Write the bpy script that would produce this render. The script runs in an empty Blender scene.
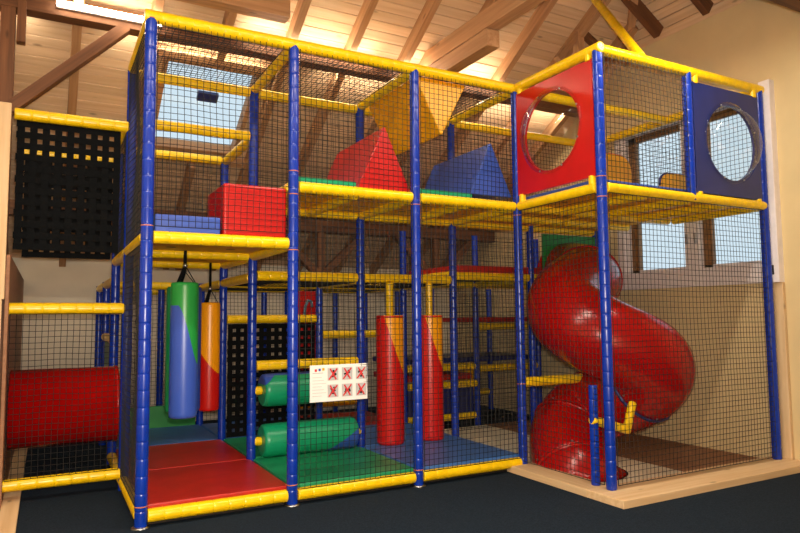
import bpy, bmesh, math, random
from mathutils import Vector, Matrix, Quaternion
random.seed(7)
SC = bpy.context.scene
COL = SC.collection

# ------------------------------------------------------------------ camera
def make_camera():
    cam = bpy.data.cameras.new('camera'); ob = bpy.data.objects.new('camera', cam); COL.objects.link(ob)
    yaw, pitch, roll = 0.4984, 0.0781, -0.0091
    cy, sy, cp, sp = math.cos(yaw), math.sin(yaw), math.cos(pitch), math.sin(pitch)
    f = Vector((sy*cp, cy*cp, sp)); r = Vector((cy, -sy, 0)); u = r.cross(f)
    r2 = math.cos(roll)*r + math.sin(roll)*u; u2 = -math.sin(roll)*r + math.cos(roll)*u
    m = Matrix((r2, u2, -f)).transposed().to_4x4(); m.translation = (-0.6645, -5.2792, 1.5402)
    ob.matrix_world = m
    cam.sensor_width = 36; cam.lens = 650.44*36/800; cam.clip_end = 100; cam.clip_start = .05
    SC.camera = ob
make_camera()

# ------------------------------------------------------------------ world, lights, exposure
w = bpy.data.worlds.new('World'); SC.world = w; w.use_nodes = True
bg = w.node_tree.nodes['Background']; bg.inputs[0].default_value = (.66, .80, .90, 1); bg.inputs[1].default_value = 1.12
SC.view_settings.view_transform = 'Standard'; SC.view_settings.look = 'None'
SC.view_settings.gamma = 1; SC.view_settings.use_curve_mapping = False; SC.view_settings.exposure = 0.0

def area(name, loc, target, sx, sy, power, color):
    l = bpy.data.lights.new(name, 'AREA'); l.shape = 'RECTANGLE'; l.size = sx; l.size_y = sy; l.energy = power; l.color = color
    o = bpy.data.objects.new(name, l); COL.objects.link(o); o.location = loc
    o.rotation_euler = (Vector(target)-Vector(loc)).to_track_quat('-Z', 'Y').to_euler(); return o
WARM = (1.0, .89, .72)
# the hall's other fluorescent strips hang on the purlin on the camera's side of the ridge
for x in (-3.2, -0.8, 1.6, 4.0):
    area('hall_strip_light', (x, -1.95, 4.42), (x, -1.5, 0), 1.5, .12, 78, WARM)
# fill lights added behind the near purlin to brighten the eaves and back wall
for x in (-1.6, .6, 2.8, 5.0):
    area('eaves_fill_light', (x, 1.50, 4.385), (x, 3.6, 1.2), 1.5, .05, 18, WARM)
# the flash on the camera, whose glints show on every padded post
l = bpy.data.lights.new('camera_flash', 'POINT'); l.energy = 620; l.shadow_soft_size = .04; l.color = (1, .97, .93)
o = bpy.data.objects.new('camera_flash', l); COL.objects.link(o); o.location = (-.64, -5.30, 1.66)

# ------------------------------------------------------------------ materials
MATS = {}
def nt(name):
    m = bpy.data.materials.new(name); m.use_nodes = True
    t = m.node_tree; b = t.nodes['Principled BSDF']; MATS[name] = m
    return m, t, b
def node(t, kind, **kw):
    n = t.nodes.new(kind)
    for k, v in kw.items(): setattr(n, k, v)
    return n
def srgb(r, g, b):
    f = lambda c: ((c/255+.055)/1.055)**2.4 if c > 10 else c/255/12.92
    return (f(r), f(g), f(b), 1)
def ramp_noise(t, scale, c1, c2, vec=None, detail=3, lo=.35, hi=.65):
    n = node(t, 'ShaderNodeTexNoise'); n.inputs['Scale'].default_value = scale; n.inputs['Detail'].default_value = detail
    if vec is not None: t.links.new(vec, n.inputs['Vector'])
    r = node(t, 'ShaderNodeValToRGB'); r.color_ramp.elements[0].color = c1; r.color_ramp.elements[1].color = c2
    r.color_ramp.elements[0].position = lo; r.color_ramp.elements[1].position = hi
    t.links.new(n.outputs['Fac'], r.inputs['Fac']); return n, r
def plain(name, rgb, rough=.4, var=.12, scale=14, bump=0.0, bscale=60, metal=0, spec=.5):
    m, t, b = nt(name); c = srgb(*rgb)
    tc = node(t, 'ShaderNodeTexCoord')
    n, r = ramp_noise(t, scale, tuple(v*(1-var) for v in c[:3])+(1,), tuple(min(1, v*(1+var)) for v in c[:3])+(1,), tc.outputs['Object'])
    t.links.new(r.outputs['Color'], b.inputs['Base Color'])
    b.inputs['Roughness'].default_value = rough; b.inputs['Metallic'].default_value = metal
    b.inputs['Specular IOR Level'].default_value = spec
    if bump:
        n2 = node(t, 'ShaderNodeTexNoise'); n2.inputs['Scale'].default_value = bscale; t.links.new(tc.outputs['Object'], n2.inputs['Vector'])
        bp = node(t, 'ShaderNodeBump'); bp.inputs['Strength'].default_value = bump; bp.inputs['Distance'].default_value = .01
        t.links.new(n2.outputs['Fac'], bp.inputs['Height']); t.links.new(bp.outputs['Normal'], b.inputs['Normal'])
    return m
YEL = plain('yellow_vinyl', (244, 200, 8), .30, .08)
BLU = plain('blue_vinyl', (9, 50, 160), .26, .10)
RED = plain('red_vinyl', (188, 17, 15), .33, .06, 5)
REDM = plain('red_mat_vinyl', (172, 28, 16), .42, .10, 5, .12, 40)
GRNM = plain('green_mat_vinyl', (22, 140, 92), .42, .10, 5, .12, 40)
BLUM = plain('blue_mat_vinyl', (62, 110, 178), .42, .10, 5, .12, 40)
GRN = plain('green_vinyl', (14, 150, 104), .33, .06, 5)
GRND = plain('green_board', (16, 128, 52), .4, .08, 5)
BLUB = plain('light_blue_vinyl', (52, 84, 176), .36, .08, 5)
BLUD = plain('dark_blue_board', (22, 38, 104), .36, .08, 5)
ORG = plain('orange_vinyl', (248, 176, 6), .36, .06, 5)
SLD = plain('slide_plastic', (164, 9, 8), .22, .06, 3)
NETM = plain('black_net_cord', (16, 16, 16), .8, .1)
STRAP = plain('black_webbing', (9, 11, 13), .9, .25, 40, .2, 200, spec=.15)
CARPET = plain('navy_carpet', (31, 42, 54), .95, .30, 90, .5, 300, spec=.1)
PLAST = plain('cream_plaster', (218, 194, 146), .9, .03, 3, .08, 80, spec=.2)
PLASTB = plain('grey_cream_plaster', (222, 208, 184), .9, .03, 3, .08, 80, spec=.2)
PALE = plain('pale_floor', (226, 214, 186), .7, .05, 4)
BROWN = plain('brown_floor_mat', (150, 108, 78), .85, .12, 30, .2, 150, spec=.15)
STEEL = plain('steel', (170, 170, 172), .3, .05, 10, metal=1)
WHITEF = plain('window_paint', (234, 224, 222), .5, .03)
BROWNF = plain('window_wood', (132, 92, 48), .5, .15)
DARK = plain('dark_recess', (34, 24, 10), .8, .1)
WHITE = plain('sign_white', (236, 234, 232), .5, .01)
GREY = plain('sign_grey', (184, 184, 186), .6, .05)
BLACK = plain('black_print', (24, 22, 24), .6, .05)
CROSS = plain('red_print', (206, 44, 48), .6, .05)
TIE = plain('orange_tie', (196, 110, 44), .6, .1)
GBLUE = plain('grey_blue_print', (96, 136, 156), .6, .05)
YPLY = plain('yellow_plywood', (240, 176, 20), .5, .10, 6)

def wood(name, c1, c2, knots=True, rough=.6):
    m, t, b = nt(name)
    tc = node(t, 'ShaderNodeTexCoord'); mp = node(t, 'ShaderNodeMapping'); mp.inputs['Scale'].default_value = (1.2, 22, 22)
    oi = node(t, 'ShaderNodeObjectInfo')
    add = node(t, 'ShaderNodeVectorMath', operation='ADD')
    mul = node(t, 'ShaderNodeMath', operation='MULTIPLY'); mul.inputs[1].default_value = 40
    t.links.new(oi.outputs['Random'], mul.inputs[0]); t.links.new(tc.outputs['Object'], add.inputs[0]); t.links.new(mul.outputs[0], add.inputs[1])
    t.links.new(add.outputs[0], mp.inputs['Vector'])
    n, r = ramp_noise(t, 1.0, srgb(*c1), srgb(*c2), mp.outputs['Vector'], 5, .3, .7)
    col = r.outputs['Color']
    if knots:
        mk = node(t, 'ShaderNodeMapping'); mk.inputs['Scale'].default_value = (2.6, 7, 7); t.links.new(add.outputs[0], mk.inputs['Vector'])
        v = node(t, 'ShaderNodeTexVoronoi'); v.inputs['Scale'].default_value = 1.0; t.links.new(mk.outputs['Vector'], v.inputs['Vector'])
        kr = node(t, 'ShaderNodeValToRGB'); kr.color_ramp.elements[0].position = .05; kr.color_ramp.elements[1].position = .14
        kr.color_ramp.elements[0].color = (.4, .4, .4, 1); kr.color_ramp.elements[1].color = (1, 1, 1, 1)
        t.links.new(v.outputs['Distance'], kr.inputs['Fac'])
        mx = node(t, 'ShaderNodeMix', data_type='RGBA', blend_type='MULTIPLY'); mx.inputs[0].default_value = .8
        t.links.new(col, mx.inputs[6]); t.links.new(kr.outputs['Color'], mx.inputs[7]); col = mx.outputs[2]
    hs = node(t, 'ShaderNodeHueSaturation')
    mr = node(t, 'ShaderNodeMapRange'); mr.inputs[3].default_value = .88; mr.inputs[4].default_value = 1.1
    t.links.new(oi.outputs['Random'], mr.inputs[0]); t.links.new(mr.outputs[0], hs.inputs['Value']); t.links.new(col, hs.inputs['Color'])
    t.links.new(hs.outputs['Color'], b.inputs['Base Color']); b.inputs['Roughness'].default_value = rough
    b.inputs['Specular IOR Level'].default_value = .3
    return m
BOARD = wood('spruce_boards', (208, 172, 132), (226, 194, 156))
TIMBER = wood('brown_timber', (88, 55, 34), (126, 83, 52))
TIMBERL = wood('light_timber', (160, 116, 78), (192, 148, 106))
PINE = wood('pale_pine', (216, 178, 130), (232, 200, 156))
PLY = wood('brown_plywood', (150, 104, 74), (170, 122, 90), False)

def clear_mat(name, tint, refl=.5, rough=.03, ior=1.45):
    m, t, b = nt(name); t.nodes.remove(b); out = t.nodes['Material Output']
    tr = node(t, 'ShaderNodeBsdfTransparent'); tr.inputs[0].default_value = tint
    gl = node(t, 'ShaderNodeBsdfGlossy'); gl.inputs['Roughness'].default_value = rough
    lw = node(t, 'ShaderNodeLayerWeight'); lw.inputs[0].default_value = .5
    pw = node(t, 'ShaderNodeMath', operation='POWER'); pw.inputs[1].default_value = 4.0; t.links.new(lw.outputs['Facing'], pw.inputs[0])
    fr = node(t, 'ShaderNodeMath', operation='MULTIPLY_ADD'); fr.inputs[1].default_value = refl; fr.inputs[2].default_value = .035; t.links.new(pw.outputs[0], fr.inputs[0])
    mx = node(t, 'ShaderNodeMixShader'); t.links.new(fr.outputs[0], mx.inputs[0]); t.links.new(tr.outputs[0], mx.inputs[1]); t.links.new(gl.outputs[0], mx.inputs[2])
    t.links.new(mx.outputs[0], out.inputs[0]); return m
ACR = clear_mat('clear_acrylic', (.90, .91, .90, 1))
GLASS = clear_mat('window_glass', (.97, .98, .98, 1))
def emit_mat(name, color, s):
    m, t, b = nt(name); b.inputs['Emission Color'].default_value = color; b.inputs['Emission Strength'].default_value = s; b.inputs['Base Color'].default_value = (.9, .9, .9, 1); return m
TUBE = emit_mat('fluorescent_tube', (1, .86, .66, 1), 40)

def two_tone(name, rgb_a, rgb_b, terms, rough=.33):
    """rgb_b where any term is positive; a term (xa, za, c, x0, k, p): xa*x... built on object coordinates:
    value = sz*z - c + k*max(sx*x - x0, 0)**p"""
    m, t, b = nt(name); tc = node(t, 'ShaderNodeTexCoord'); sp = node(t, 'ShaderNodeSeparateXYZ'); t.links.new(tc.outputs['Object'], sp.inputs[0])
    def M(op, a, bb):
        n = node(t, 'ShaderNodeMath', operation=op)
        for i, v in enumerate((a, bb)):
            if isinstance(v, (int, float)): n.inputs[i].default_value = v
            else: t.links.new(v, n.inputs[i])
        return n.outputs[0]
    tot = None
    for (ax, sx, az, sz, c, x0, k, p) in terms:
        x = M('MULTIPLY', sp.outputs[ax], sx); z = M('MULTIPLY', sp.outputs[az], sz)
        e = M('POWER', M('MAXIMUM', M('SUBTRACT', x, x0), 0.0), p)
        v = M('GREATER_THAN', M('ADD', M('SUBTRACT', z, c), M('MULTIPLY', e, k)), 0.0)
        tot = v if tot is None else M('MAXIMUM', tot, v)
    mx = node(t, 'ShaderNodeMix', data_type='RGBA'); mx.inputs[6].default_value = srgb(*rgb_a); mx.inputs[7].default_value = srgb(*rgb_b)
    t.links.new(tot, mx.inputs[0]); t.links.new(mx.outputs[2], b.inputs['Base Color']); b.inputs['Roughness'].default_value = rough
    return m

# ------------------------------------------------------------------ mesh helpers
def link(name, me, mat, parent=None, M=None, smooth=False):
    if mat is not None and (len(me.materials) == 0): me.materials.append(mat)
    o = bpy.data.objects.new(name, me); COL.objects.link(o)
    if M is not None: o.matrix_world = M
    if parent is not None: o.parent = parent
    return o
def tag(o, label=None, cat=None, group=None, kind=None):
    if label: o['label'] = label
    if cat: o['category'] = cat
    if group: o['group'] = group
    if kind: o['kind'] = kind
    return o
def empty(name, loc=(0, 0, 0), rz=0):
    o = bpy.data.objects.new(name, None); COL.objects.link(o); o.location = loc; o.rotation_euler = (0, 0, rz); o.empty_display_size = .1
    return o
def mesh(name, V, F, smooth=False):
    me = bpy.data.meshes.new(name); me.from_pydata([tuple(v) for v in V], [], F); me.update()
    if smooth:
        for p in me.polygons: p.use_smooth = True
    return me
def frame_of(p0, p1):
    """matrix whose local Z runs from p0 to p1"""
    p0, p1 = Vector(p0), Vector(p1); d = p1-p0
    q = Vector((0, 0, 1)).rotation_difference(d.normalized())
    return Matrix.Translation(p0) @ q.to_matrix().to_4x4(), d.length
_cache = {}
def lathe(name, prof, n=16, cap=True, smooth=True):
    V, F = [], []
    for (r, z) in prof:
        for i in range(n):
            a = 2*math.pi*i/n; V.append((r*math.cos(a), r*math.sin(a), z))
    for j in range(len(prof)-1):
        for i in range(n):
            k = (i+1) % n; F.append((j*n+i, j*n+k, (j+1)*n+k, (j+1)*n+i))
    if cap:
        F.append(tuple(reversed(range(n)))); F.append(tuple(range((len(prof)-1)*n, len(prof)*n)))
    me = mesh(name, V, F, smooth)
    if cap and smooth:
        me.polygons[-1].use_smooth = False; me.polygons[-2].use_smooth = False
    return me
def padded(L, r, mat, pitch=.125, n=14):
    key = ('pad', round(L, 3), r, mat.name)
    if key in _cache: return _cache[key]
    k = max(1, round(L/pitch)); s = L/k; prof = [(r*.72, 0)]
    for i in range(k):
        z = i*s; e = min(.012, s*.2)
        prof += [(r*.93, z+.001), (r*.99, z+e*.5), (r, z+e*1.2), (r, z+s-e*1.2), (r*.99, z+s-e*.5), (r*.93, z+s-.001)]
    prof.append((r*.72, L))
    me = lathe('padded_tube', prof, n); me.materials.append(mat); _cache[key] = me; return me
def rail(p0, p1, parent, r=.05, mat=None, name='rail'):
    M, L = frame_of(p0, p1); return link(name, padded(L, r, mat or YEL), None, parent, M)
def boxmesh(sx, sy, sz, bev=.0, seg=2):
    key = ('box', round(sx, 4), round(sy, 4), round(sz, 4), bev, seg)
    if key in _cache: return _cache[key].copy()
    bm = bmesh.new(); bmesh.ops.create_cube(bm, size=1)
    bmesh.ops.scale(bm, vec=(sx, sy, sz), verts=bm.verts)
    if bev: bmesh.ops.bevel(bm, geom=bm.edges[:], offset=bev, segments=seg, profile=.5, affect='EDGES')
    me = bpy.data.meshes.new('box'); bm.to_mesh(me); bm.free()
    if bev:
        for p in me.polygons: p.use_smooth = False
    _cache[key] = me; return me.copy()
def box(name, lo, hi, mat, parent=None, bev=0, seg=2):
    lo, hi = Vector(lo), Vector(hi); s = hi-lo
    return link(name, boxmesh(s.x, s.y, s.z, bev, seg), mat, parent, Matrix.Translation((lo+hi)/2))
def beam(name, p0, p1, wdt, hgt, mat, parent=None, up=(0, 0, 1), bev=.004):
    """timber from p0 to p1 (centre line); local X along the grain, hgt measured along `up`"""
    p0, p1 = Vector(p0), Vector(p1); x = (p1-p0); L = x.length; x.normalize()
    y = Vector(up).cross(x).normalized(); z = x.cross(y)
    M = Matrix((x, y, z)).transposed().to_4x4(); M.translation = (p0+p1)/2
    return link(name, boxmesh(L, wdt, hgt, bev, 1), mat, parent, M)
def prism(name, poly, axis, a0, a1, mat, parent=None, bev=.015):
    """extrude a polygon; axis 'y': poly is (x,z); axis 'x': poly is (y,z); axis 'z': (x,y)"""
    bm = bmesh.new(); f = {'y': lambda p, a: (p[0], a, p[1]), 'x': lambda p, a: (a, p[0], p[1]), 'z': lambda p, a: (p[0], p[1], a)}[axis]
    v0 = [bm.verts.new(f(p, a0)) for p in poly]; v1 = [bm.verts.new(f(p, a1)) for p in poly]; n = len(poly)
    bm.faces.new(v0); bm.faces.new(v1)
    for i in range(n): bm.faces.new((v0[i], v0[(i+1) % n], v1[(i+1) % n], v1[i]))
    bmesh.ops.recalc_face_normals(bm, faces=bm.faces)
    if bev: bmesh.ops.bevel(bm, geom=bm.edges[:], offset=bev, segments=3, profile=.5, affect='EDGES')
    me = bpy.data.meshes.new(name); bm.to_mesh(me); bm.free()
    if bev:
        for p in me.polygons: p.use_smooth = p.area < .004
    return link(name, me, mat, parent)
def sweep(name, pts, r, mat, parent=None, n=20, radii=None, cap=True, zmin=None):
    pts = [Vector(p) for p in pts]; V, F = [], []; up = Vector((0, 0, 1)); prev = None
    for i, p in enumerate(pts):
        d = (pts[min(i+1, len(pts)-1)]-pts[max(i-1, 0)]).normalized()
        if prev is None:
            a = up if abs(d.z) < .9 else Vector((1, 0, 0)); u = a.cross(d).normalized()
        else: u = (prev-d*prev.dot(d)).normalized()
        prev = u; v = d.cross(u); rr = radii[i] if radii else r
        for k in range(n):
            t = 2*math.pi*k/n; q = p+rr*(math.cos(t)*u+math.sin(t)*v)
            if zmin is not None: q.z = max(q.z, zmin)
            V.append(q)
    for i in range(len(pts)-1):
        for k in range(n):
            l = (k+1) % n; F.append((i*n+k, i*n+l, (i+1)*n+l, (i+1)*n+k))
    if cap: F.append(tuple(reversed(range(n)))); F.append(tuple(range((len(pts)-1)*n, len(pts)*n)))
    return link(name, mesh(name, V, F, True), mat, parent)
def cords(V, F, pts, r):
    """three-sided cord through pts"""
    b0 = len(V); d = (pts[-1]-pts[0]).normalized(); a = Vector((0, 0, 1)) if abs(d.z) < .9 else Vector((1, 0, 0))
    u = a.cross(d).normalized(); v = d.cross(u)
    for p in pts:
        for k in range(3):
            t = 2*math.pi*k/3+.5; V.append(p+r*(math.cos(t)*u+math.sin(t)*v))
    for i in range(len(pts)-1):
        for k in range(3):
            l = (k+1) % 3; F.append((b0+i*3+k, b0+i*3+l, b0+i*3+3+l, b0+i*3+3+k))
def net(label, o, u, v, cell=.050, r=.0028, sag=.010, group=None, seed=0):
    """rectangular knotted net spanned by vectors u and v from corner o"""
    o, u, v = Vector(o), Vector(u), Vector(v); nrm = u.cross(v).normalized(); lu, lv = u.length, v.length
    nu, nv = max(2, round(lu/cell)), max(2, round(lv/cell)); V, F = [], []
    ph = random.random()*6
    def P(a, b):
        e = math.sin(math.pi*a)*math.sin(math.pi*b)
        k = sag*e*(math.sin(9*a+ph)+math.cos(7*b+ph*2))
        return o+u*a+v*b+nrm*(k+.02*e)+u.normalized()*(.006*e*math.sin(11*b+5*a+ph))+v.normalized()*(.006*e*math.sin(10*a-4*b+ph))
    for i in range(nu+1): cords(V, F, [P(i/nu, j/10) for j in range(11)], r*(1.5 if i in (0, nu) else 1))
    for j in range(nv+1): cords(V, F, [P(i/10, j/nv) for i in range(11)], r*(1.5 if j in (0, nv) else 1))
    ob = link('safety_net', mesh('safety_net', V, F), NETM)
    return tag(ob, label, 'net', group or 'black knotted safety nets laced to the padded frame')
def webbing(label, o, u, v, pitch=.096, wd=.058):
    """interlaced strap wall, every strap a part"""
    o, u, v = Vector(o), Vector(u), Vector(v); e = empty('webbing_wall', o); n = u.cross(v).normalized()
    def strap(p0, dirv, L, side, ph):
        k = max(2, int(L/pitch)*2); V, F = [], []; t = .0022
        for i in range(k+1):
            s = L*i/k; off = n*(.005*math.sin(math.pi*s/pitch+ph)); c = p0+dirv*s+off
            for (a, b) in ((-1, -1), (1, -1), (1, 1), (-1, 1)): V.append(c+side*(a*wd/2)+n*(b*t))
        for i in range(k):
            for q in range(4): F.append((i*4+q, i*4+(q+1) % 4, i*4+4+(q+1) % 4, i*4+4+q))
        F.append((3, 2, 1, 0)); F.append((k*4, k*4+1, k*4+2, k*4+3))
        link('strap', mesh('strap', [q for q in V], F), STRAP, e)
    ul, vl = u.length, v.length; un, vn = u.normalized(), v.normalized()
    nu, nv = int(ul/pitch), int(vl/pitch)
    for i in range(nu+1): strap(un*(wd/2+(ul-wd)*i/nu), vn, vl, un, math.pi*i)
    for j in range(nv+1): strap(vn*(wd/2+(vl-wd)*j/nv)+un*random.uniform(-.01, .01), un, ul, vn, math.pi*j+math.pi)
    return tag(e, label, 'webbing')

# ------------------------------------------------------------------ the grid of the play frame (metres)
X0, X1, X2, X3, X4, X5 = 0.0, 1.1724, 2.3813, 3.6, 4.79, 5.93
YA, Y0, Y1, Y2, Y3, Y4 = -1.166, 0.0, 1.2353, 2.47, 3.70, 4.85
H, D2, D1, DA = 3.91, 2.67, 2.175, 1.98
XW, YB = 6.07, 5.0
SL = .6                                  # roof pitch
RY = -.35; RZ = 2.4+SL*(YB-RY)           # ridge
def roofz(y): return 2.4+SL*(YB-y)

# ------------------------------------------------------------------ setting: floor and walls
floor = box('floor', (-5, -6.2, -.1), (XW+.1, YB+.1, 0), CARPET); tag(floor, 'dark navy carpet floor of the hall', kind='structure')
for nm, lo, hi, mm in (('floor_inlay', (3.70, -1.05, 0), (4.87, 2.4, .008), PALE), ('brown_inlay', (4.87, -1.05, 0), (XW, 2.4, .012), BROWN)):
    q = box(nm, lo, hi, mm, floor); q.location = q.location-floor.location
def wall_poly(name, poly, axis, a0, a1, mat, label):
    o = prism(name, poly, axis, a0, a1, mat, None, 0); return tag(o, label, kind='structure')
WY0, WY1, WZ0, WZ1 = -1.16, .82, 2.04, 3.90      # window opening in the right wall
ZH = 5.0; YH0 = RY-(RZ-ZH)/SL; YH1 = RY+(RZ-ZH)/SL
T = .25
wr = empty('wall_right'); tag(wr, 'cream plastered end wall with windows', kind='structure')
prism('wall_panel', [(-6.2, 0), (YB, 0), (YB, WZ0), (-6.2, WZ0)], 'x', XW, XW+T, PLAST, wr, 0)
prism('wall_panel', [(WY1, WZ0), (YB, WZ0), (YB, 2.5), (WY1+.001, roofz(WY1)+.1)], 'x', XW, XW+T, PLAST, wr, 0)
prism('wall_panel', [(-6.2, WZ0), (WY0, WZ0), (WY0, ZH+.1), (YH0, ZH+.1), (-6.2, 2.3)], 'x', XW, XW+T, PLAST, wr, 0)
prism('wall_panel', [(WY0, WZ1), (WY1, WZ1), (WY1, ZH+.1), (WY0, ZH+.1)], 'x', XW, XW+T, PLAST, wr, 0)
o = box('wall_back', (-5, YB, 0), (XW+T, YB+T, 2.6), PLASTB); tag(o, 'low pale wall under the eaves', kind='structure')
o = box('wall_front', (-5, -6.4, 0), (XW+T, -6.2, 2.6), PLAST); tag(o, 'plain wall behind the viewer', kind='structure')
o = prism('wall_left', [(-6.3, 0), (YB+.1, 0), (YB+.1, 2.5), (RY, RZ+.2), (-6.3, 2.2)], 'x', -5.2, -5, PLAST, None, 0); tag(o, 'plain far end wall', kind='structure')

# ------------------------------------------------------------------ setting: roof of boards, rafters, purlins
ceil = empty('ceiling'); tag(ceil, 'open timber roof with spruce boarding and rafters', kind='structure')
NB = Vector((0, SL, 1)).normalized(); SB = Vector((0, -1, SL)).normalized()
SKX0, SKX1, SKY0, SKY1 = .385, 1.385, 1.80, 2.92
def slopept(x, y, off=0): return Vector((x, y, roofz(y)))+NB*off
def slab(name, poly_xy, t, mat):       # back-slope slab from an xy polygon, added behind the boards to block light leaks
    V = [slopept(x, y, .03) for x, y in poly_xy]+[slopept(x, y, .03+t) for x, y in poly_xy]; n = len(poly_xy)
    F = [tuple(range(n)), tuple(reversed(range(n, 2*n)))]+[(i, (i+1) % n, n+(i+1) % n, n+i) for i in range(n)]
    return link(name, mesh(name, V, F), mat, ceil)
XH = XW-(RZ-ZH)/.65
yb2 = YB+.3
slab('roof_slab', [(-5.2, yb2), (SKX0, yb2), (SKX0, RY), (-5.2, RY)], .08, TIMBER)
slab('roof_slab', [(SKX1, yb2), (XW+.3, yb2), (XW+.3, YH1), (XH, RY), (SKX1, RY)], .08, TIMBER)
slab('roof_slab', [(SKX0, yb2), (SKX1, yb2), (SKX1, SKY1), (SKX0, SKY1)], .08, TIMBER)
slab('roof_slab', [(SKX0, SKY0), (SKX1, SKY0), (SKX1, RY), (SKX0, RY)], .08, TIMBER)
V = [(-5.2, RY, RZ+.03), (XH, RY, RZ+.03), (XW+.3, YH0, ZH), (XW+.3, -6.5, roofz(RY)-SL*(6.15)), (-5.2, -6.5, RZ-SL*6.15)]
V += [(x, y, z+.08) for x, y, z in V]
link('roof_slab', mesh('roof_slab', V, [(0, 1, 2, 3, 4), (9, 8, 7, 6, 5)]+[(i, (i+1) % 5, 5+(i+1) % 5, 5+i) for i in range(5)]), BOARD, ceil)
V = [(XH, RY, RZ+.03), (XW+.3, YH0-.05, ZH-.17), (XW+.3, YH1+.05, ZH-.17)]; V += [(x, y, z+.1) for x, y, z in V]
link('roof_slab', mesh('roof_slab', V, [(0, 1, 2), (5, 4, 3), (0, 1, 4, 3), (1, 2, 5, 4), (2, 0, 3, 5)]), BOARD, ceil)
BW = .124; slen = (YB-RY)*math.sqrt(1+SL*SL); nb = int(slen/BW)
for i in range(nb+1):
    s = (i+.5)*BW; y = YB-s/math.sqrt(1+SL*SL); xe = XW if y > YH1 else XH+(y-RY)/(YH1-RY)*(XW-XH)
    spans = [(-5, xe)]
    if SKY0-.06 < y < SKY1+.06: spans = [(-5, SKX0-.01), (SKX1+.01, xe)]
    for a, b in spans:
        c = slopept((a+b)/2, y, .012)
        M = Matrix((Vector((1, 0, 0)), -SB, NB)).transposed().to_4x4(); M.translation = c
        link('board', boxmesh(b-a, BW-.005, .024+.004*(i % 2), .003, 1), BOARD, ceil, M)
RS = math.sqrt(1+.65**2)
for i in range(9):                       # boards of the small hip, running along y
    x = XW-(i+.5)*.11; k = (x-XH)/(XW-XH)
    if k < .05: break
    y0, y1 = RY-(RY-YH0)*k, RY+(YH1-RY)*k; z = ZH+(XW-x)*.65
    beam('board', (x, y0, z+.012), (x, y1, z+.012), .118, .024, BOARD, ceil, up=(.65, 0, 1), bev=.003)
RH, RW = .15, .085
def rafter(x, ya, yb, mat=TIMBERL): beam('rafter', slopept(x, ya, -RH/2), slopept(x, yb, -RH/2), RW, RH, mat, ceil, up=NB)
for k in range(-9, 7):
    x = 1.585+.688*k
    if abs(x-.897) < .05: rafter(x, YB-.02, SKY1+.15); rafter(x, SKY0-.15, RY)
    elif x < 5.8: rafter(x, YB-.02, RY if x < XH else RY+(YH1-RY)*(x-XH)/(XW-XH))
beam('trimmer', slopept(.21, SKY1+.10, -.045), slopept(1.585, SKY1+.10, -.045), .08, .09, TIMBERL, ceil, up=NB)
beam('trimmer', slopept(.21, SKY0-.10, -.045), slopept(1.585, SKY0-.10, -.045), .08, .09, TIMBERL, ceil, up=NB)
for y in (.025, -.66, -1.37):
    z = lambda x: ZH+(XW-x)*.65-.09
    xt = 5.15+abs(y-RY)*.75
    beam('hip_rafter', (5.90, y, z(5.90)), (min(xt, 5.6)-.5, y, z(min(xt, 5.6)-.5)), .085, .17, TIMBER, ceil, up=(.65, 0, 1))
beam('hip_beam', (XW-.02, YH1, ZH-.06), (XH, RY, RZ-.06), .09, .14, TIMBERL, ceil)
beam('hip_beam', (XW-.02, YH0, ZH-.06), (XH, RY, RZ-.06), .09, .14, TIMBER, ceil)
beam('ridge_beam', (-5, RY, RZ-.16), (XH+.1, RY, RZ-.16), .14, .2, TIMBER, ceil)
beam('purlin', (-5, 1.36, 4.42), (XW, 1.36, 4.42), .16, .17, TIMBER, ceil)
beam('purlin', (-5, -2.06, 4.40), (XW, -2.06, 4.40), .16, .22, TIMBER, ceil)
beam('purlin', (-5, .78, 4.60), (1.38, .78, 4.60), .16, .18, TIMBERL, ceil)
beam('purlin', (-5, 3.75, 2.90), (XW, 3.75, 2.90), .14, .18, TIMBER, ceil)
beam('tie_beam', (3.30, 1.55, 4.60), (3.30, -2.5, 4.60), .16, .20, TIMBERL, ceil)
beam('tie_beam', (3.30, 1.60, 4.40), (3.30, -.05, 4.40), .16, .18, TIMBERL, ceil)
beam('roof_post', (5.02, .5, 4.55), (5.02, .5, 5.05), .10, .10, TIMBERL, ceil, up=(0, 1, 0))
beam('brace', (4.66, .5, 4.62), (5.0, .5, 5.0), .07, .09, TIMBERL, ceil, up=(0, 1, 0))
beam('brace', (5.44, .5, 4.86), (5.02, .5, 5.08), .07, .09, TIMBER, ceil, up=(0, 1, 0))
beam('roof_post', (-1.035, 1.36, 0), (-1.035, 1.36, 4.9), .115, .14, TIMBER, ceil, up=(0, 1, 0))
beam('hanger', (-.93, 1.30, 4.02), (-.93, 1.30, 4.7), .07, .10, TIMBER, ceil, up=(0, 1, 0))
beam('brace', (-1.02, 1.34, 3.40), (-.06, 1.34, 4.36), .10, .12, TIMBER, ceil, up=(0, 1, 0))
for x in (.9, 2.9, 4.9):
    beam('roof_post', (x, 3.75, 2.2), (x, 3.75, 3.05), .11, .11, TIMBER, ceil, up=(0, 1, 0))
for x in (2.9, 4.9):
    beam('brace', (x, 3.75, 2.15), (x-.75, 3.75, 2.86), .10, .12, TIMBER, ceil, up=(0, 1, 0))
    beam('brace', (x, 3.75, 2.15), (x+.75, 3.75, 2.86), .10, .12, TIMBER, ceil, up=(0, 1, 0))

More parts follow.
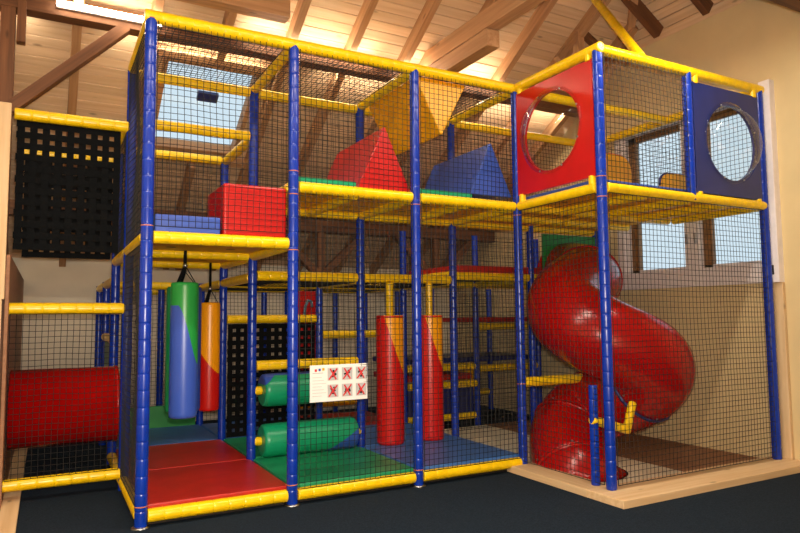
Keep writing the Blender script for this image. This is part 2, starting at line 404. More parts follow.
# ------------------------------------------------------------------ windows
w1 = empty('window_1', (XW, -.25, WZ0)); tag(w1, 'two-sash window in the cream end wall beside the slide tower', kind='structure')
def wbox(name, y0, y1, z0, z1, x0, x1, mat, par=w1, bev=.004):
    c = box(name, (x0-XW, y0+.25, z0-WZ0), (x1-XW, y1+.25, z1-WZ0), mat, None, bev, 1); c.parent = par; return c
wbox('casing', -1.26, -1.14, 1.87, 4.02, XW-.09, XW+.05, WHITEF)
wbox('casing', .80, .92, 1.87, 3.98, XW-.05, XW+.05, WHITEF)
wbox('casing', -1.14, .80, 3.88, 3.98, XW-.05, XW+.05, WHITEF)
wbox('sill', -1.14, .80, 1.87, 2.08, XW-.07, XW+.05, WHITEF)
wbox('mullion', -.30, -.10, 2.08, 3.88, XW-.03, XW+.12, WHITEF)
for (a, b) in ((-.10, .76), (-1.14, -.30)):
    s = empty('sash'); s.parent = w1
    for q in ((b-.12, b, 2.08, 3.88, BROWNF), (a, a+.03, 2.08, 3.88, WHITEF), (a, b, 2.06, 2.12, WHITEF), (a, b, 3.80, 3.88, BROWNF)):
        wbox('sash_rail', q[0], q[1], q[2], q[3], XW+.04, XW+.10, q[4], s)
    wbox('pane', a+.03, b-.12, 2.12, 3.80, XW+.065, XW+.071, GLASS, s, 0)
wbox('stile', .76, .81, 2.08, 3.88, XW-.02, XW+.12, WHITEF)
for y in (-.14, -.26):
    h = wbox('handle', y-.012, y+.012, 2.38, 2.50, XW-.06, XW-.03, STEEL)
wbox('hinge', -1.19, -1.175, 3.78, 3.90, XW-.10, XW-.088, DARK); wbox('hinge', -1.21, -1.19, 1.95, 2.05, XW-.10, XW-.088, DARK)
w2 = empty('window_2', tuple(slopept(.885, 2.36))); tag(w2, 'square skylight in the sloping board roof', kind='structure')
MB = Matrix((Vector((1, 0, 0)), -SB, NB)).transposed().to_4x4()
def skyb(name, x0, x1, s0, s1, n0, n1, mat):
    me = boxmesh(x1-x0, s1-s0, n1-n0, .003, 1); o = link(name, me, mat, w2)
    o.matrix_world = MB @ Matrix.Translation(((x0+x1)/2, (s0+s1)/2, (n0+n1)/2)); return o
hw, hs = .50, .56*math.sqrt(1+SL*SL)
skyb('frame', -hw-.03, -hw+.025, -hs, hs, -.03, .12, TIMBERL); skyb('frame', hw-.025, hw+.03, -hs, hs, -.03, .12, TIMBERL)
skyb('frame', -hw, hw, -hs-.03, -hs+.025, -.03, .12, TIMBERL); skyb('frame', -hw, hw, hs-.025, hs+.03, -.03, .12, TIMBERL)
skyb('pane', -hw, hw, -hs, hs, .06, .066, GLASS); skyb('handle', -.10, .13, -.26, -.14, -.02, .03, BLUD)

# ------------------------------------------------------------------ fluorescent strips on the purlin
SPOTS = ((-.66, 'fluorescent strip light glowing on the purlin above the black webbing wall'),
         (1.10, 'fluorescent strip light on the purlin behind the second front bay'),
         (2.86, 'fluorescent strip light on the purlin behind the triangular foam blocks'))
for x, lab in SPOTS:
    LT = .92 if x < 0 else 1.5
    e = tag(empty('strip_light', (x, 1.235, 4.43 if x < 0 else 4.475)), lab, 'lamp', 'strip lights along the roof purlin')
    box('housing', (0, .01, -.03), (LT, .045, .03), WHITE, e, .004, 1)
    M, L = frame_of((0, -.02, 0), (LT, -.02, 0)); link('tube', lathe('tube', [(.021, 0), (.021, L)], 12), TUBE, e, M)

# ------------------------------------------------------------------ the play frame: posts, rails, decks
frame = empty('climbing_frame'); tag(frame, 'indoor climbing frame of blue padded posts and yellow padded rails', 'play frame')
PR = .046
def post(x, y, z1, z0=0, foot=False, ties=()):
    M, L = frame_of((x, y, z0), (x, y, z1)); o = link('post', padded(L, PR, BLU), None, frame, M)
    if foot: link('foot_plate', lathe('foot_plate', [(.068, 0), (.068, .008), (.05, .016)], 16), STEEL, o, Matrix.Translation((0, 0, .0)))
    for z in ties:
        link('tie_cord', lathe('tie_cord', [(PR+.001, -.004), (PR+.004, 0), (PR+.001, .004)], 14, False), TIE, o, Matrix.Translation((0, 0, z-z0)))
    return o
for x, t in ((X0, (.16, 2.26, 3.9)), (X1, (.17, 2.12, 2.60, 2.80)), (X2, (.15, 2.60)), (X3, (.86, 2.58))): post(x, Y0, H, 0, True, t)
post(X3, YA, H, .067, False, (2.58, 2.76)); post(X5, YA, H, .067); post(X4, YA, H, D2-.03)
for x, top, z0 in ((X0, H, 0), (X1, H, 0), (X2, H, 0), (X3, H, 0), (X4, 2.75, 0), (X5, 2.75, 0)): post(x, Y1, top, z0)
for x, y, top in ((X0, Y2, 3.42), (X1, Y2, 3.42), (X2, Y2, 1.95), (X3, Y2, 2.72), (X4, Y2, 2.72), (X5, Y2, 2.72),
                  (X0, Y3, 2.02), (X1, Y3, 2.02), (X2, Y3, 2.0), (X3, Y3, 2.0), (X4, Y3, 2.0), (X5, Y3, 2.0),
                  (X0, Y4, 2.02), (.80, Y4-.2, 2.0), (X2, Y4, 2.0), (X3, Y4, 2.0), (X4, Y4, 2.0)): post(x, y, top)
g = .045                                       # rails stop at the post's skin
def rx(xa, xb, y, z): return rail((xa+g, y, z), (xb-g, y, z), frame)
def ry(x, ya, yb, z): return rail((x, ya+g, z), (x, yb-g, z), frame)
# top rails lie over the posts, corner to corner
zt = H+.012
for a, b in ((X0-.05, X1), (X1, X2), (X2, X3+.05)): rail((a, Y0, zt), (b, Y0, zt), frame)
for x in (X0, X1, X2, X3): ry(x, Y0, Y1, H-.0)
for a, b in ((X0, X1), (X1, X2), (X2, X3)): rx(a, b, Y1, H-.03)
rail((X3, YA-.05, zt), (X3, Y0-.03, zt), frame); rail((X3, YA, zt), (X4, YA, zt), frame); rail((X4, YA, zt), (X5+.05, YA, zt), frame)
rail((X3+g, Y0, H), (X5-g, Y0, H), frame); ry(X5, YA, Y1, H); rx(X3, X5, Y1, H-.02)
# bottom rails
for a, b in ((X0, X1), (X1, X2), (X2, X3)): rx(a, b, Y0, .085)
ry(X0, Y0, Y1, .085); ry(X0, Y1, Y2, .085); ry(X3, Y0, Y1, .085)
# low platform over the entrance
for y in (Y0, Y1, Y2): rx(X0, X1, y, D1)
for x in (X0, X1): ry(x, Y0, Y1, D1); ry(x, Y1, Y2, D1)
# platform of the two middle bays
for a, b in ((X1, X2), (X2, X3)):
    rx(a, b, Y0, D2); rx(a, b, Y1, D2); ry(b, Y0, Y1, D2); ry((a+b)/2, Y0, Y1, D2-.01)
ry(X1, Y0, Y1, D2)
# platform of the slide tower
rail((X3, YA+g, D2), (X3, Y0-g, D2), frame); rail((X3+g, YA, D2), (X4, YA, D2), frame); rail((X4, YA, D2), (X5-.01, YA, D2), frame)
rx(X3, X5, Y0, D2); ry(X5, YA, Y0, D2); ry(X4, YA, Y0, D2-.01); ry((X3+X4)/2, YA, Y0, D2-.01); ry((X5+X4)/2, YA, Y0, D2-.01)
rx(X3, X4, .62, D2); rx(X4, X5, .62, D2); rx(X3, X4, Y1, D2); rx(X4, X5, Y1, D2)
# upper box of rails behind the entrance platform
rx(X0, X1, Y1, 3.415); rx(X0, X1, Y2, 3.43); ry(X0, Y1, Y2, 3.42); ry(X1, Y1, Y2, 3.42)
# rails towards the pine partition
for z in (3.355, 1.645, .155): rail((-.955, Y1, z), (X0-.02, Y1, z), frame, .052)
rail((-.955, Y2, 3.30), (X0-g, Y2, 3.30), frame)
# rear level rails
for a, b in ((X1, X2), (X2, X3)): rx(a, b, Y1, DA); rx(a, b, Y2, DA-.02); rx(a, b, Y3, DA-.02)
for a, b in ((X0, X1),): rx(a, b, Y3, DA); rx(a, b, Y4, DA-.03)
for x in (X1, X2, X3): ry(x, Y1, Y2, DA-.02); ry(x, Y2, Y3, DA-.02)
for x in (X0,): ry(x, Y2, Y3, DA); ry(x, Y3, Y4, DA)
rx(X3, X4, Y1, 2.03); rx(X4, X5, Y1, 2.03); rx(X3, X4, Y2, 2.0); rx(X4, X5, Y2, 2.0); ry(X4, Y1, Y2, 2.0); ry(X3, Y1, Y2, 2.04)
rx(X1, X2, Y1, 1.068); rx(X1, X2, Y2, 1.535); rx(X2, X3, Y2, 1.33)
rx(X3, X4, Y0, .872); rx(X4, X5, Y2, 1.40); rx(X3, X4, Y2, .84); rx(X4, X5, Y2, .80); rx(X3, X4, Y2-.04, .60); rx(X3, X4, Y2, .15); rx(X4, X5, Y3, .30); rx(X2, X3, Y3, .30)
ry(X0, Y2, Y3, 1.33)
# yellow sloping stay from the tower up to the roof
rail((4.16, YA, 3.95), (4.88, .08, 5.24), frame, .045, name='stay')
# decks: painted plywood with finger slots, one for each bay
def deck(x0, x1, y0, y1, z, mat=YPLY, slots=True):
    o = box('deck', (x0+.03, y0+.03, z+.02), (x1-.03, y1-.03, z+.045), mat, frame, .004, 1)
    if slots:
        for fx in (.27, .73):
            for fy in (.3, .7):
                c = Vector(((x1-x0)*(fx-.5), (y1-y0)*(fy-.5), -.0135))
                link('slot', lathe('slot', [(.03, 0), (.03, .003)], 12, True, False), DARK, o, Matrix.Translation(c) @ Matrix.Diagonal((1.5, .6, 1, 1)))
    return o
deck(X0, X1, Y0, Y1, D1); deck(X0, X1, Y1, Y2, D1); deck(X1, X2, Y0, Y1, D2); deck(X2, X3, Y0, Y1, D2)
deck(X3, X4, YA, Y0, D2); deck(X4, X5, YA, Y0, D2); deck(X3, X4, Y0, Y1, D2); deck(X4, X5, Y0, Y1, D2)
deck(X3, X4, Y1, Y2, 2.02, DARK, False); deck(X4, X5, Y1, Y2, 2.02, DARK, False)
for a, b in ((X0, X1), (X1, X2), (X2, X3)):
    for c, e2 in ((Y0, Y1), (Y1, Y2), (Y2, Y3)): box('floor_deck', (a+.05, c+.055, .0), (b-.05, e2-.055, .092), DARK, frame, .004, 1)
# slide support: short blue post, yellow cross bar and stay
M, L = frame_of((3.60, -.985, .067), (3.60, -.985, .93)); link('post', padded(L, .040, BLU), None, frame, M)
rail((3.57, -.99, .63), (4.03, -.96, .50), frame, .040, name='slide_stay'); rail((4.02, -.96, .48), (4.20, -.88, .72), frame, .038, name='slide_stay')

# ------------------------------------------------------------------ floor mats
def mat(x0, x1, y0, y1, z0, z1, m, label, name='floor_mat', grp='soft floor mats of the climbing frame'):
    o = box(name, (x0+.012, y0+.012, z0), (x1-.012, y1-.012, z1), m, None, .012, 3); return tag(o, label, 'mat', grp)
ZM = .155
mat(X0+.03, X1, Y0+.03, Y1, .094, ZM, REDM, 'red floor mat at the open entrance between the two tall front posts')
mat(X0+.03, X1, Y1, Y2, .094, ZM, REDM, 'red floor mat one row behind the entrance, under the punching bags')
mat(X0+.03, X1, Y2, Y3, .094, ZM, BLUM, 'blue floor mat at the back, behind the red entrance mats')
mat(X1, X2, Y0+.03, Y1, .094, ZM, GRNM, 'green floor mat in front of the green rollers')
mat(X1, X2, Y1, Y2, .094, ZM, GRNM, 'green floor mat behind the rollers, beside the black webbing')
mat(X1, X2, Y2, Y3, .094, ZM, BLUM, 'blue floor mat seen through the black webbing wall')
mat(X2, X3, Y0+.03, Y1, .094, ZM, BLUM, 'blue floor mat in the front bay with the two red columns')
mat(X2, X3, Y1, Y2, .094, ZM, BLUM, 'blue floor mat behind the two red columns')
mat(X2, X3, Y2, Y3, .094, ZM, REDM, 'red floor mat far back behind the blue mats')

# ------------------------------------------------------------------ soft blocks on the platforms
def deckmat(x0, x1, y0, y1, z0, z1, m, label): return mat(x0, x1, y0, y1, z0, z1, m, label, 'platform_mat', 'mats on the upper platforms')
deckmat(X0+.05, .58, .03, Y1, D1+.047, 2.365, BLUB, 'blue vinyl mat on the low platform beside the red block')
o = box('foam_block', (.585, .02, D1+.048), (1.12, .63, 2.655), RED, None, .02, 3)
tag(o, 'red vinyl foam cube on the low platform above the entrance', 'foam block')
deckmat(X1+.05, 1.80, .03, Y1-.03, D2+.047, D2+.105, GRN, 'green mat on the upper platform left of the red triangular block')
deckmat(X2+.05, 3.08, .03, Y1-.03, D2+.047, D2+.105, GRN, 'green mat on the upper platform under the blue triangular block')
deckmat(X3+.03, X5-.05, YA+.06, Y0-.03, D2+.047, D2+.095, BLUB, 'thin blue mat on the slide tower platform')
deckmat(X3+.05, X5-.03, Y1-.02, Y2-.03, 2.067, 2.165, REDM, 'dark red mat on the landing behind the slide')
def tri(label, x0, x1, zb, za, m, y0, y1):
    xm = (x0+x1)/2; o = prism('triangular_block', [(x0, zb), (x1, zb), (xm+.01, za), (xm-.01, za)], 'y', y0, y1, m, None, .012)
    return tag(o, label, 'foam block', 'triangular foam obstacles in the upper crawl lane')
tri('red triangular foam block standing on the upper platform', 1.81, 2.375, D2+.052, 3.335, RED, .07, 1.18)
tri('blue triangular foam block standing beside the red bubble panel', 3.06, 3.59, D2+.108, 3.325, BLUB, .07, 1.18)
tri('yellow triangular foam block hanging point down from the top rails', 2.43, 3.03, 3.89, 3.345, ORG, .07, 1.12)

# ------------------------------------------------------------------ rollers, columns, bags
RGT = -math.radians(28.6)
def roller(z, label, top):
    L = 1.02; e = tag(empty('foam_roller', (1.785, Y1, z)), label, 'roller', 'horizontal green foam rollers')
    m = two_tone('roller_vinyl', (14, 150, 104), (52, 84, 176), [(0, 1, 2, -1, .175, .12, .62, 1.0), (0, -1, 2, 1, .15 if top else 5, .40, .8, 1.0)])
    r = .165; prof = [(r*.86, -L/2), (r*.96, -L/2+.015), (r, -L/2+.05), (r, 0), (r, L/2-.05), (r*.96, L/2-.015), (r*.86, L/2)]
    me = lathe('roller', prof, 32)
    for v in me.vertices: v.co = Vector((v.co.z, v.co.y, v.co.x))
    me.flip_normals(); me.materials.append(m); link('cushion', me, None, e)
    for s in (-1, 1):
        M, l = frame_of((s*L/2, 0, 0), (s*(L/2+.075), 0, 0)); link('axle', padded(l, .043, YEL), None, e, M)
roller(.818, 'upper green and blue foam roller behind the safety sign', True); roller(.316, 'lower green and blue foam roller close to the green floor mat', False)
def foam_column(x, y, label):
    e = tag(empty('foam_column', (x, y, ZM), RGT), label, 'column', 'red and yellow upright foam columns')
    m = two_tone('column_vinyl', (205, 20, 14), (240, 158, 4), [(0, 1, 2, 1, 1.41, -.065, 3.0, 1.0)])
    h = 1.41; r = .152
    link('cushion', lathe('column', [(r*.9, 0), (r*.98, .012), (r, .035), (r, h-.03), (r*.98, h-.01), (r*.93, h)], 36), m, e)
    link('top_trim', lathe('trim', [(r+.001, 0), (r+.003, .008), (r+.001, .018)], 36, False), RED, e, Matrix.Translation((0, 0, h-.026)))
    M, L = frame_of((0, 0, h), (0, 0, 1.775)); link('pole', padded(L, .042, YEL, .16), None, e, M)
foam_column(2.725, 1.20, 'upright red and yellow foam column beside the safety sign, in the blue-matted bay')
foam_column(3.245, 1.20, 'upright red and yellow foam column nearer the slide, in the blue-matted bay')
def bag(x, y, zb, zt, r, mat_, label, strap_top, straps=3):
    e = tag(empty('punching_bag', (x, y, zb), RGT), label, 'punching bag', 'hanging foam punching bags'); h = zt-zb
    link('cushion', lathe('bag', [(r*.9, 0), (r*.98, .012), (r, .035), (r, h-.03), (r*.98, h-.01), (r*.93, h)], 36), mat_, e)
    for k in range(straps):
        a = 2*math.pi*k/straps+math.radians(10); p = Vector((r*.8*math.cos(a), r*.8*math.sin(a), h-.01))
        beam('hanging_strap', p, (0, 0, h+.15), .006, .032, STRAP, e, up=(math.cos(a+1.57), math.sin(a+1.57), 0), bev=0)
    beam('hanging_strap', (0, 0, h+.15), (0, 0, strap_top-zb), .006, .026, STRAP, e, up=(1, 0, 0), bev=0)
    link('ring', lathe('ring', [(.012, -.02), (.022, -.005), (.022, .005), (.012, .02)], 12), STEEL, e, Matrix.Translation((0, 0, h+.15)))
mg = two_tone('bag_green_blue', (52, 84, 180), (30, 146, 62), [(2, 1, 2, 1, .96, 9, 0, 1.0), (0, 1, 2, 1, .97, -.035, 22, 2.0)])
bag(.400, .62, .70, 1.86, .118, mg, 'blue and green punching bag hanging in front at the entrance', D1-.03)
mg2 = two_tone('bag_green_blue_b', (20, 140, 80), (42, 66, 160), [(0, 1, 2, 1, 90, .03, 9000, 1.0)])
bag(.468, 1.02, .70, 1.84, .156, mg2, 'green and blue punching bag mostly hidden behind the front bag', D1-.03)
my = two_tone('bag_yellow_red', (190, 20, 14), (240, 158, 4), [(0, 1, 2, 1, .66, -.115, 1.26, 1.0)])
bag(.875, 1.80, .585, 1.715, .106, my, 'red and yellow punching bag hanging behind the green one', D1-.03)

# ------------------------------------------------------------------ bubble window panels
def bubble_panel(label, M, wd, ht, cx, cz, mat_, back):
    """local X across, Z up, -Y outwards; M places the lower left corner"""
    e = empty('bubble_panel'); e.matrix_world = M; tag(e, label, 'panel', 'bubble window panels of the slide tower')
    N = 64; rh = .385; t = .03; V, F = [], []
    for y in (-t/2, t/2):
        for k in range(N):
            a = 2*math.pi*k/N; V.append((cx+rh*math.cos(a), y, cz+rh*math.sin(a)))
        for k in range(N):
            a = 2*math.pi*k/N; c, s = math.cos(a), math.sin(a)
            f = min((wd-cx)/c if c > 1e-6 else 9, -cx/c if c < -1e-6 else 9, (ht-cz)/s if s > 1e-6 else 9, -cz/s if s < -1e-6 else 9)
            V.append((cx+f*c, y, cz+f*s))
    # snap the nearest outer vertex of each corner onto the corner itself
    for (qx, qz) in ((0, 0), (wd, 0), (0, ht), (wd, ht)):
        k = min(range(N), key=lambda k: (V[N+k][0]-qx)**2+(V[N+k][2]-qz)**2)
        V[N+k] = (qx, -t/2, qz); V[3*N+k] = (qx, t/2, qz)
    for k in range(N):
        l = (k+1) % N
        F += [(k, l, N+l, N+k), (2*N+l, 2*N+k, 3*N+k, 3*N+l), (k, 2*N+k, 2*N+l, l), (N+l, 3*N+l, 3*N+k, N+k)]
    link('board', mesh('board', V, F), mat_, e)
    prof = []; rd, dep = .37, .22
    for i in range(13):
        a = math.pi/2*i/12; prof.append((max(.002, rd*math.cos(a)), dep*math.sin(a)))
    prof = [(rd+.05, -.004), (rd+.05, .004), (rd+.006, .006)]+prof
    R = Matrix.Translation((cx, -t/2-.005, cz)) @ Matrix.Rotation(math.pi/2, 4, 'X')
    b = link('bubble', lathe('bubble', prof, 48, False), ACR, e, R)
    for k in range(8):
        a = 2*math.pi*(k+.5)/8
        link('bolt', lathe('bolt', [(.010, 0), (.010, .006), (.004, .010)], 10), STEEL, b, Matrix.Translation(((rd+.03)*math.cos(a), (rd+.03)*math.sin(a), .004)))
    for x in (.05, wd-.05):
        Mr, L = frame_of((x, 0, ht-.01), (x, 0, ht+.10)); link('hanger', padded(L, .034, YEL), None, e, Mr)
        Mr, L = frame_of((x, 0, -.07), (x, 0, .01)); link('hanger', padded(L, .034, YEL), None, e, Mr)
Mr = Matrix.Translation((X3-.01, -.05, 2.775)) @ Matrix.Rotation(-math.pi/2, 4, 'Z')
bubble_panel('red panel with a clear bubble window on the side of the slide tower', Mr, 1.07, 1.07, .507, .555, RED, None)
bubble_panel('dark blue panel with a clear bubble window beside the tall window', Matrix.Translation((4.845, YA-.01, 2.725)), 1.03, 1.10, .565, .55, BLUD, None)
# rounded orange boards inside the tower
def dome_board(label, x0, x1, z0, z1, y, rim):
    e = tag(empty('rounded_board', ((x0+x1)/2, y, z0)), label, 'panel', 'rounded orange boards inside the slide tower')
    w2_ = (x1-x0)/2; h = z1-z0; poly = [(-w2_, 0), (w2_, 0)]+[(w2_*math.copysign(abs(math.cos(a))**.5, math.cos(a)), h*(.55+.45*math.sin(a)**.7)) for a in [math.pi*i/16 for i in range(17)]]
    prism('board', poly, 'y', -.02, .02, ORG, e, 0)
    sweep('edge_trim', [(x, 0, z) for x, z in poly[2:]], .016, rim, e, 8)
dome_board('rounded orange board with red edge standing on the slide tower platform', 4.60, 5.22, 2.77, 3.36, -.05, RED)
dome_board('rounded orange board with blue edge standing by the tower window', 5.16, 5.80, 2.77, 3.09, -.50, BLUD)
# further boards low in the frame
def boardp(label, lo, hi, m, name='board_panel'): return tag(box(name, lo, hi, m, None, .008, 2), label, 'panel')
boardp('green board at the head of the red spiral slide', (4.93, Y1-.085, 2.13), (5.85, Y1-.055, 2.60), GRND)
boardp('low dark green board at the back behind the blue mat', (X0+.06, Y3-.03, .10), (X1-.06, Y3+.0, .43), GRND)
boardp('green board behind the end of the red tunnel', (-.01, Y2+.06, .15), (.02, Y3-.06, 1.27), GRND)
e = tag(empty('picture_board', (2.66, Y3-.07, 1.0)), 'red board with a grey-blue curved figure far behind the webbing', 'panel')
box('board', (-.20, -.012, -.2), (.16, .012, .93), RED, e, .01, 2)
sweep('figure_print', [(-.13, -.016, .52), (-.06, -.016, .56), (-.04, -.016, .72), (.0, -.016, .80), (.05, -.016, .78), (.06, -.016, .70)], .022, GBLUE, e, 8)
# soft steps deep in the frame
boardp('dark blue foam step behind the red columns', (X3+.06, Y2-.0, .20), (X4-.06, Y2+.5, .57), BLUD, 'foam_step')
deckmat(X3+.06, X4-.06, Y2, Y2+1.1, .66, .74, REDM, 'dark red mat on the low step behind the red columns')
boardp('small orange foam block beside the dark blue step', (X4+.30, Y2+.75, .35), (X4+.50, Y2+1.1, .80), ORG, 'foam_step')
deckmat(X3+.06, X5-.06, Y2+.1, Y3-.1, .89, .96, BLUD, 'dark blue mat on the lower rear platform near the slide')
deckmat(X4+.06, X5-.1, Y2+.06, Y3-.1, 1.46, 1.53, REDM, 'dark red mat on the middle rear platform left of the slide')

# ------------------------------------------------------------------ red tunnel and spiral slide
e = tag(empty('crawl_tunnel', (-.935, 1.84, .72)), 'red crawl tunnel tube between the pine partition and the frame', 'tunnel')
M, L = frame_of((0, 0, 0), (.915, 0, 0)); prof = [(.345, 0), (.362, 0), (.362, L-.03), (.370, L-.03), (.370, L), (.345, L), (.345, 0)]
link('tube', lathe('tunnel', prof, 48, False), SLD, e, M)
slide = tag(empty('spiral_slide', (4.7, -.1, 0)), 'red plastic spiral tube slide inside the netted tower', 'slide')
SP = [(5.36, 1.28, 2.10), (5.33, 1.05, 2.08), (5.20, .72, 2.02), (4.90, .40, 1.93), (4.44, .18, 1.77), (4.13, -.12, 1.56), (4.20, -.50, 1.34), (4.58, -.72, 1.12),
      (4.72, -.65, .93), (4.72, -.36, .75), (4.68, -.04, .61), (4.56, .13, .48), (4.38, .14, .33), (4.22, .02, .17), (4.10, -.16, .02), (4.05, -.28, -.10), (4.03, -.36, -.26), (4.02, -.40, -.42)]
def catmull(P, k=6):
    P = [Vector(p) for p in P]; Q = [P[0]*2-P[1]]+P+[P[-1]*2-P[-2]]; out = []; ids = []
    for i in range(1, len(Q)-2):
        for j in range(k):
            t = j/k; a, b, c, d = Q[i-1], Q[i], Q[i+1], Q[i+2]
            out.append(.5*((2*b)+(c-a)*t+(2*a-5*b+4*c-d)*t*t+(3*b-a-3*c+d)*t**3))
    out.append(P[-1]); return out
off = Vector((4.7, -.1, 0)); pts = [p-off for p in catmull(SP)]
cuts = [0, 16, 51, 72, 86, len(pts)-1]; RS_ = .405
for a, b in zip(cuts[:-1], cuts[1:]):
    seg = pts[a:b+1]; sec = sweep('slide_section', seg, RS_, SLD, slide, 40, cap=False, zmin=.02)
    so = sec.modifiers.new('wall', 'SOLIDIFY'); so.thickness = .012; so.offset = -1
    d = (pts[min(b+1, len(pts)-1)]-pts[b-1]).normalized()
    fl = sweep('flange', [pts[b]-d*.016, pts[b]-d*.012, pts[b]+d*.012, pts[b]+d*.016], RS_, BLUD if b == 51 else SLD, sec, 40, [RS_-.002, RS_+.014, RS_+.014, RS_-.002], False, .02)
    for k in range(6):
        u = d.cross(Vector((0, 0, 1))).normalized(); v = u.cross(d); t = 2*math.pi*(k+.3)/6
        q = pts[b]-d*.05+(RS_+.001)*(math.cos(t)*u+math.sin(t)*v)
        if q.z > .1: link('bolt', lathe('bolt', [(.011, -.004), (.011, .005), (.004, .009)], 8), STEEL, sec, frame_of(q, q+(math.cos(t)*u+math.sin(t)*v))[0])

# ------------------------------------------------------------------ webbing walls
webbing('black woven strap wall hanging from the top rail next to the pine partition', (-.93, Y1+.03, 2.16), (.84, 0, 0), (0, 0, 1.15))
webbing('black woven strap wall further back beside the pine partition', (-.90, Y2, 2.20), (.84, 0, 0), (0, 0, 1.08))
webbing('black woven strap wall behind the green rollers', (X1+.06, Y2, .16), (1.09, 0, 0), (0, 0, 1.32))

# ------------------------------------------------------------------ nets
ZT = H-.01
net('safety net across the front above the entrance, before the red cube', (X0+.05, -.03, 2.26), (X1-X0-.1, 0, 0), (0, 0, ZT-2.26))
net('safety net across the front before the red triangular block', (X1+.05, -.03, D2+.03), (X2-X1-.1, 0, 0), (0, 0, ZT-D2-.03))
net('safety net across the front before the blue triangular block', (X2+.05, -.03, D2+.03), (X3-X2-.1, 0, 0), (0, 0, ZT-D2-.03))
net('tall safety net across the front before the green rollers, with the sign', (X1+.05, -.03, .13), (X2-X1-.1, 0, 0), (0, 0, D2-.16))
net('tall safety net across the front before the two red columns', (X2+.05, -.03, .13), (X3-X2-.1, 0, 0), (0, 0, D2-.16))
net('narrow safety net on the outer side of the entrance bay, below the low platform', (-.03, .05, .13), (0, Y1-.1, 0), (0, 0, D1-.18))
net('narrow safety net on the outer side of the entrance bay, above the low platform', (-.03, .05, D1+.05), (0, Y1-.1, 0), (0, 0, ZT-D1-.05))
net('safety net closing the rear side of the low upper platform', (X0+.05, Y2, D1+.05), (X1-.1, 0, 0), (0, 0, 3.43-D1-.05))
net('safety net behind the red triangular block', (X1+.05, Y1, D2+.05), (X2-X1-.1, 0, 0), (0, 0, ZT-D2-.08))
net('safety net behind the blue triangular block', (X2+.05, Y1, D2+.05), (X3-X2-.1, 0, 0), (0, 0, ZT-D2-.08))
net('roof net laid over the entrance bay', (X0+.05, .05, H+.01), (X1-.1, 0, 0), (0, Y1-.1, 0))
net('roof net laid over the bay with the red triangular block', (X1+.05, .05, H+.01), (X2-X1-.1, 0, 0), (0, Y1-.1, 0))
net('roof net laid over the bay with the blue triangular block', (X2+.05, .05, H+.01), (X3-X2-.1, 0, 0), (0, Y1-.1, 0))
net('safety net in the upper tower bay between the red and blue panels', (X3+.05, YA-.03, D2+.04), (X4-X3-.1, 0, 0), (0, 0, ZT-D2-.04))
net('large safety net across the front of the slide tower', (X3+.05, YA-.03, .10), (X5-X3-.1, 0, 0), (0, 0, D2-.15))
net('safety net on the side of the slide tower below the red panel', (X3-.03, YA+.05, .10), (0, -YA-.1, 0), (0, 0, D2-.15))
net('safety net closing the back of the upper slide tower', (X3+.05, Y1, D2+.05), (X5-X3-.1, 0, 0), (0, 0, ZT-D2-.06))
net('safety net of the upper tower in front of the window', (X5, YA+.05, D2+.05), (0, Y1-YA-.1, 0), (0, 0, ZT-D2-.06))
net('safety net before the red crawl tunnel', (-.93, Y1-.03, .20), (.88, 0, 0), (0, 0, 1.40))
net('safety net below the purlin behind the two middle bays, over the rollers', (X1+.05, Y2, DA+.03), (X2-X1-.1, 0, 0), (0, 0, .95))
net('safety net below the purlin behind the red columns', (X2+.05, Y2, DA+.03), (X3-X2-.1, 0, 0), (0, 0, .70))
net('floor net of the rear level above the rollers', (X1+.05, Y1+.05, DA-.05), (X2-X1-.1, 0, 0), (0, Y2-Y1-.1, 0))
net('floor net of the rear level above the red columns', (X2+.05, Y1+.05, DA-.05), (X3-X2-.1, 0, 0), (0, Y2-Y1-.1, 0))
net('rear floor net behind the black webbing', (X1+.05, Y2+.05, DA-.05), (X2-X1-.1, 0, 0), (0, Y3-Y2-.1, 0))
net('rear floor net behind the blue mats', (X2+.05, Y2+.05, DA-.05), (X3-X2-.1, 0, 0), (0, Y3-Y2-.1, 0))
net('back net behind the punching bags', (X0+.05, Y3+.05, .44), (X1-.1, 0, 0), (0, 0, DA-.48))
net('back net behind the black webbing wall', (X1+.05, Y3+.05, .10), (X2-X1-.1, 0, 0), (0, 0, DA-.16))
net('back net behind the far red mat', (X2+.05, Y3+.05, .10), (X3-X2-.1, 0, 0), (0, 0, DA-.16))
net('back net behind the dark soft steps', (X3+.05, Y3, .10), (X5-X3-.1, 0, 0), (0, 0, DA-.16))
net('upper back net behind the landing with the red mat', (X3+.05, Y2, 2.1), (X5-X3-.1, 0, 0), (0, 0, .60))
net('safety net under the landing at the back of the slide', (X3+.05, Y1+.03, .2), (X4-X3-.1, 0, 0), (0, 0, 1.80))
net('narrow side net along the outer edge behind the entrance bay', (-.02, Y1+.05, D1+.05), (0, Y2-Y1-.1, 0), (0, 0, 1.18))

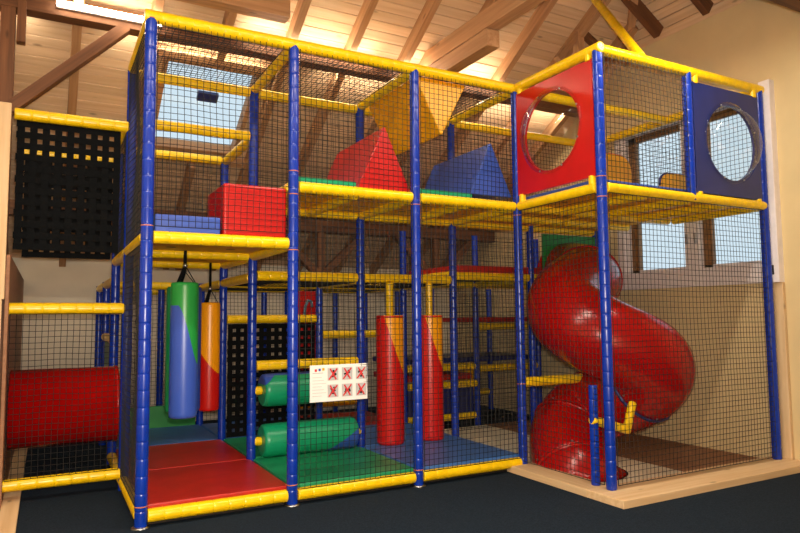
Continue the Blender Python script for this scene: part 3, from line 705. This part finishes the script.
# ------------------------------------------------------------------ safety sign on the front net
e = tag(empty('safety_sign', (1.305, -.055, .832)), 'white safety sign with six crossed-out pictures hanging on the front net', 'sign')
W_, H_ = .535, .310
box('board', (0, -.004, 0), (W_, .004, H_), WHITE, e, .002, 1)
def sbox(name, x0, x1, z0, z1, m, par, y=-.0046, t=.0012): return box(name, (x0, y-t, z0), (x1, y, z1), m, par)
for i, c in enumerate((CROSS, BLUB, ORG)): sbox('emblem', .042+.034*i, .062+.034*i, .255+.004*i, .277+.004*i, c, e)
sbox('heading', .022, .118, .240, .246, GREY, e)
for k in range(7): sbox('text_line', .022, .105+.02*((k*7) % 3), .205-.026*k, .2085-.026*k, GREY, e)
rnd = random.Random(3)
for r_ in range(2):
    for c_ in range(3):
        px, pz = .158+.132*c_, .176-.142*r_
        s = sbox('picture', px, px+.100, pz, pz+.108, GREY, e)
        def bar(nm, a, b, wdt, m, dy):
            a, b = Vector((a[0], -.007-dy, a[1])), Vector((b[0], -.007-dy, b[1]))
            q = beam(nm, a, b, wdt, .001, m, None, up=(0, 1, 0), bev=0); q.matrix_world = Matrix.Translation((-px-.05, .0052, -pz-.054)) @ q.matrix_basis; q.parent = s
        for k in range(4):
            a = rnd.uniform(0, 6.28); bar('figure', (px+.03+rnd.random()*.04, pz+.03+rnd.random()*.045), (px+.05+.03*math.cos(a), pz+.054+.035*math.sin(a)), .014, BLACK, .0)
        bar('cross_bar', (px+.012, pz+.008), (px+.088, pz+.100), .013, CROSS, .0015); bar('cross_bar', (px+.022, pz+.100), (px+.078, pz+.008), .013, CROSS, .0025)
for x in (.02, W_-.02): link('hook', lathe('hook', [(.006, 0), (.006, .03)], 8), STEEL, e, Matrix.Translation((x, .006, H_-.012)) @ Matrix.Rotation(-math.pi/2, 4, 'X'))

# ------------------------------------------------------------------ pine work
o = box('border_plank', (3.42, -1.045, 0), (3.70, .04, .067), PINE, None, .006, 2); o.data.transform(Matrix.Rotation(-math.pi/2, 4, 'Z')); o.matrix_basis = o.matrix_basis @ Matrix.Rotation(math.pi/2, 4, 'Z')
tag(o, 'pale wooden floor plank under the side net of the slide tower', 'plank', 'wooden planks around the slide tower')
o = box('border_plank', (3.42, -1.46, 0), (XW-.01, -1.045, .067), PINE, None, .006, 2); tag(o, 'wide pale wooden floor plank along the front of the slide tower', 'plank', 'wooden planks around the slide tower')
o = beam('wall_plank', (6.045, -1.215, .067), (6.045, -1.215, 1.87), .10, .045, PINE, None, up=(1, 0, 0)); tag(o, 'upright pine plank on the cream wall beneath the window edge', 'plank')
e = tag(empty('pine_partition', (-1.0, 1.1, 0)), 'pale pine partition at the edge of the black webbing', 'partition')
beam('front_board', (-.28, -.05, 1.72), (-.28, -.05, 3.385), .62, .05, PINE, e, up=(0, 1, 0)); beam('front_board', (-.30, -.05, 0), (-.30, -.05, 1.715), .62, .05, PLY, e, up=(0, 1, 0))
beam('edge_strip', (.00, -.08, 0), (.00, -.08, 1.72), .03, .02, PINE, e, up=(0, 1, 0))
box('side_board', (.03, .0, 0), (.06, 3.88, 2.10), PLY, e, .004, 1)
o = beam('floor_strip', (-.875, -.3, .012), (-.875, 4.9, .012), .13, .024, PINE, None); tag(o, 'pale wooden floor strip along the pine partition', 'plank')
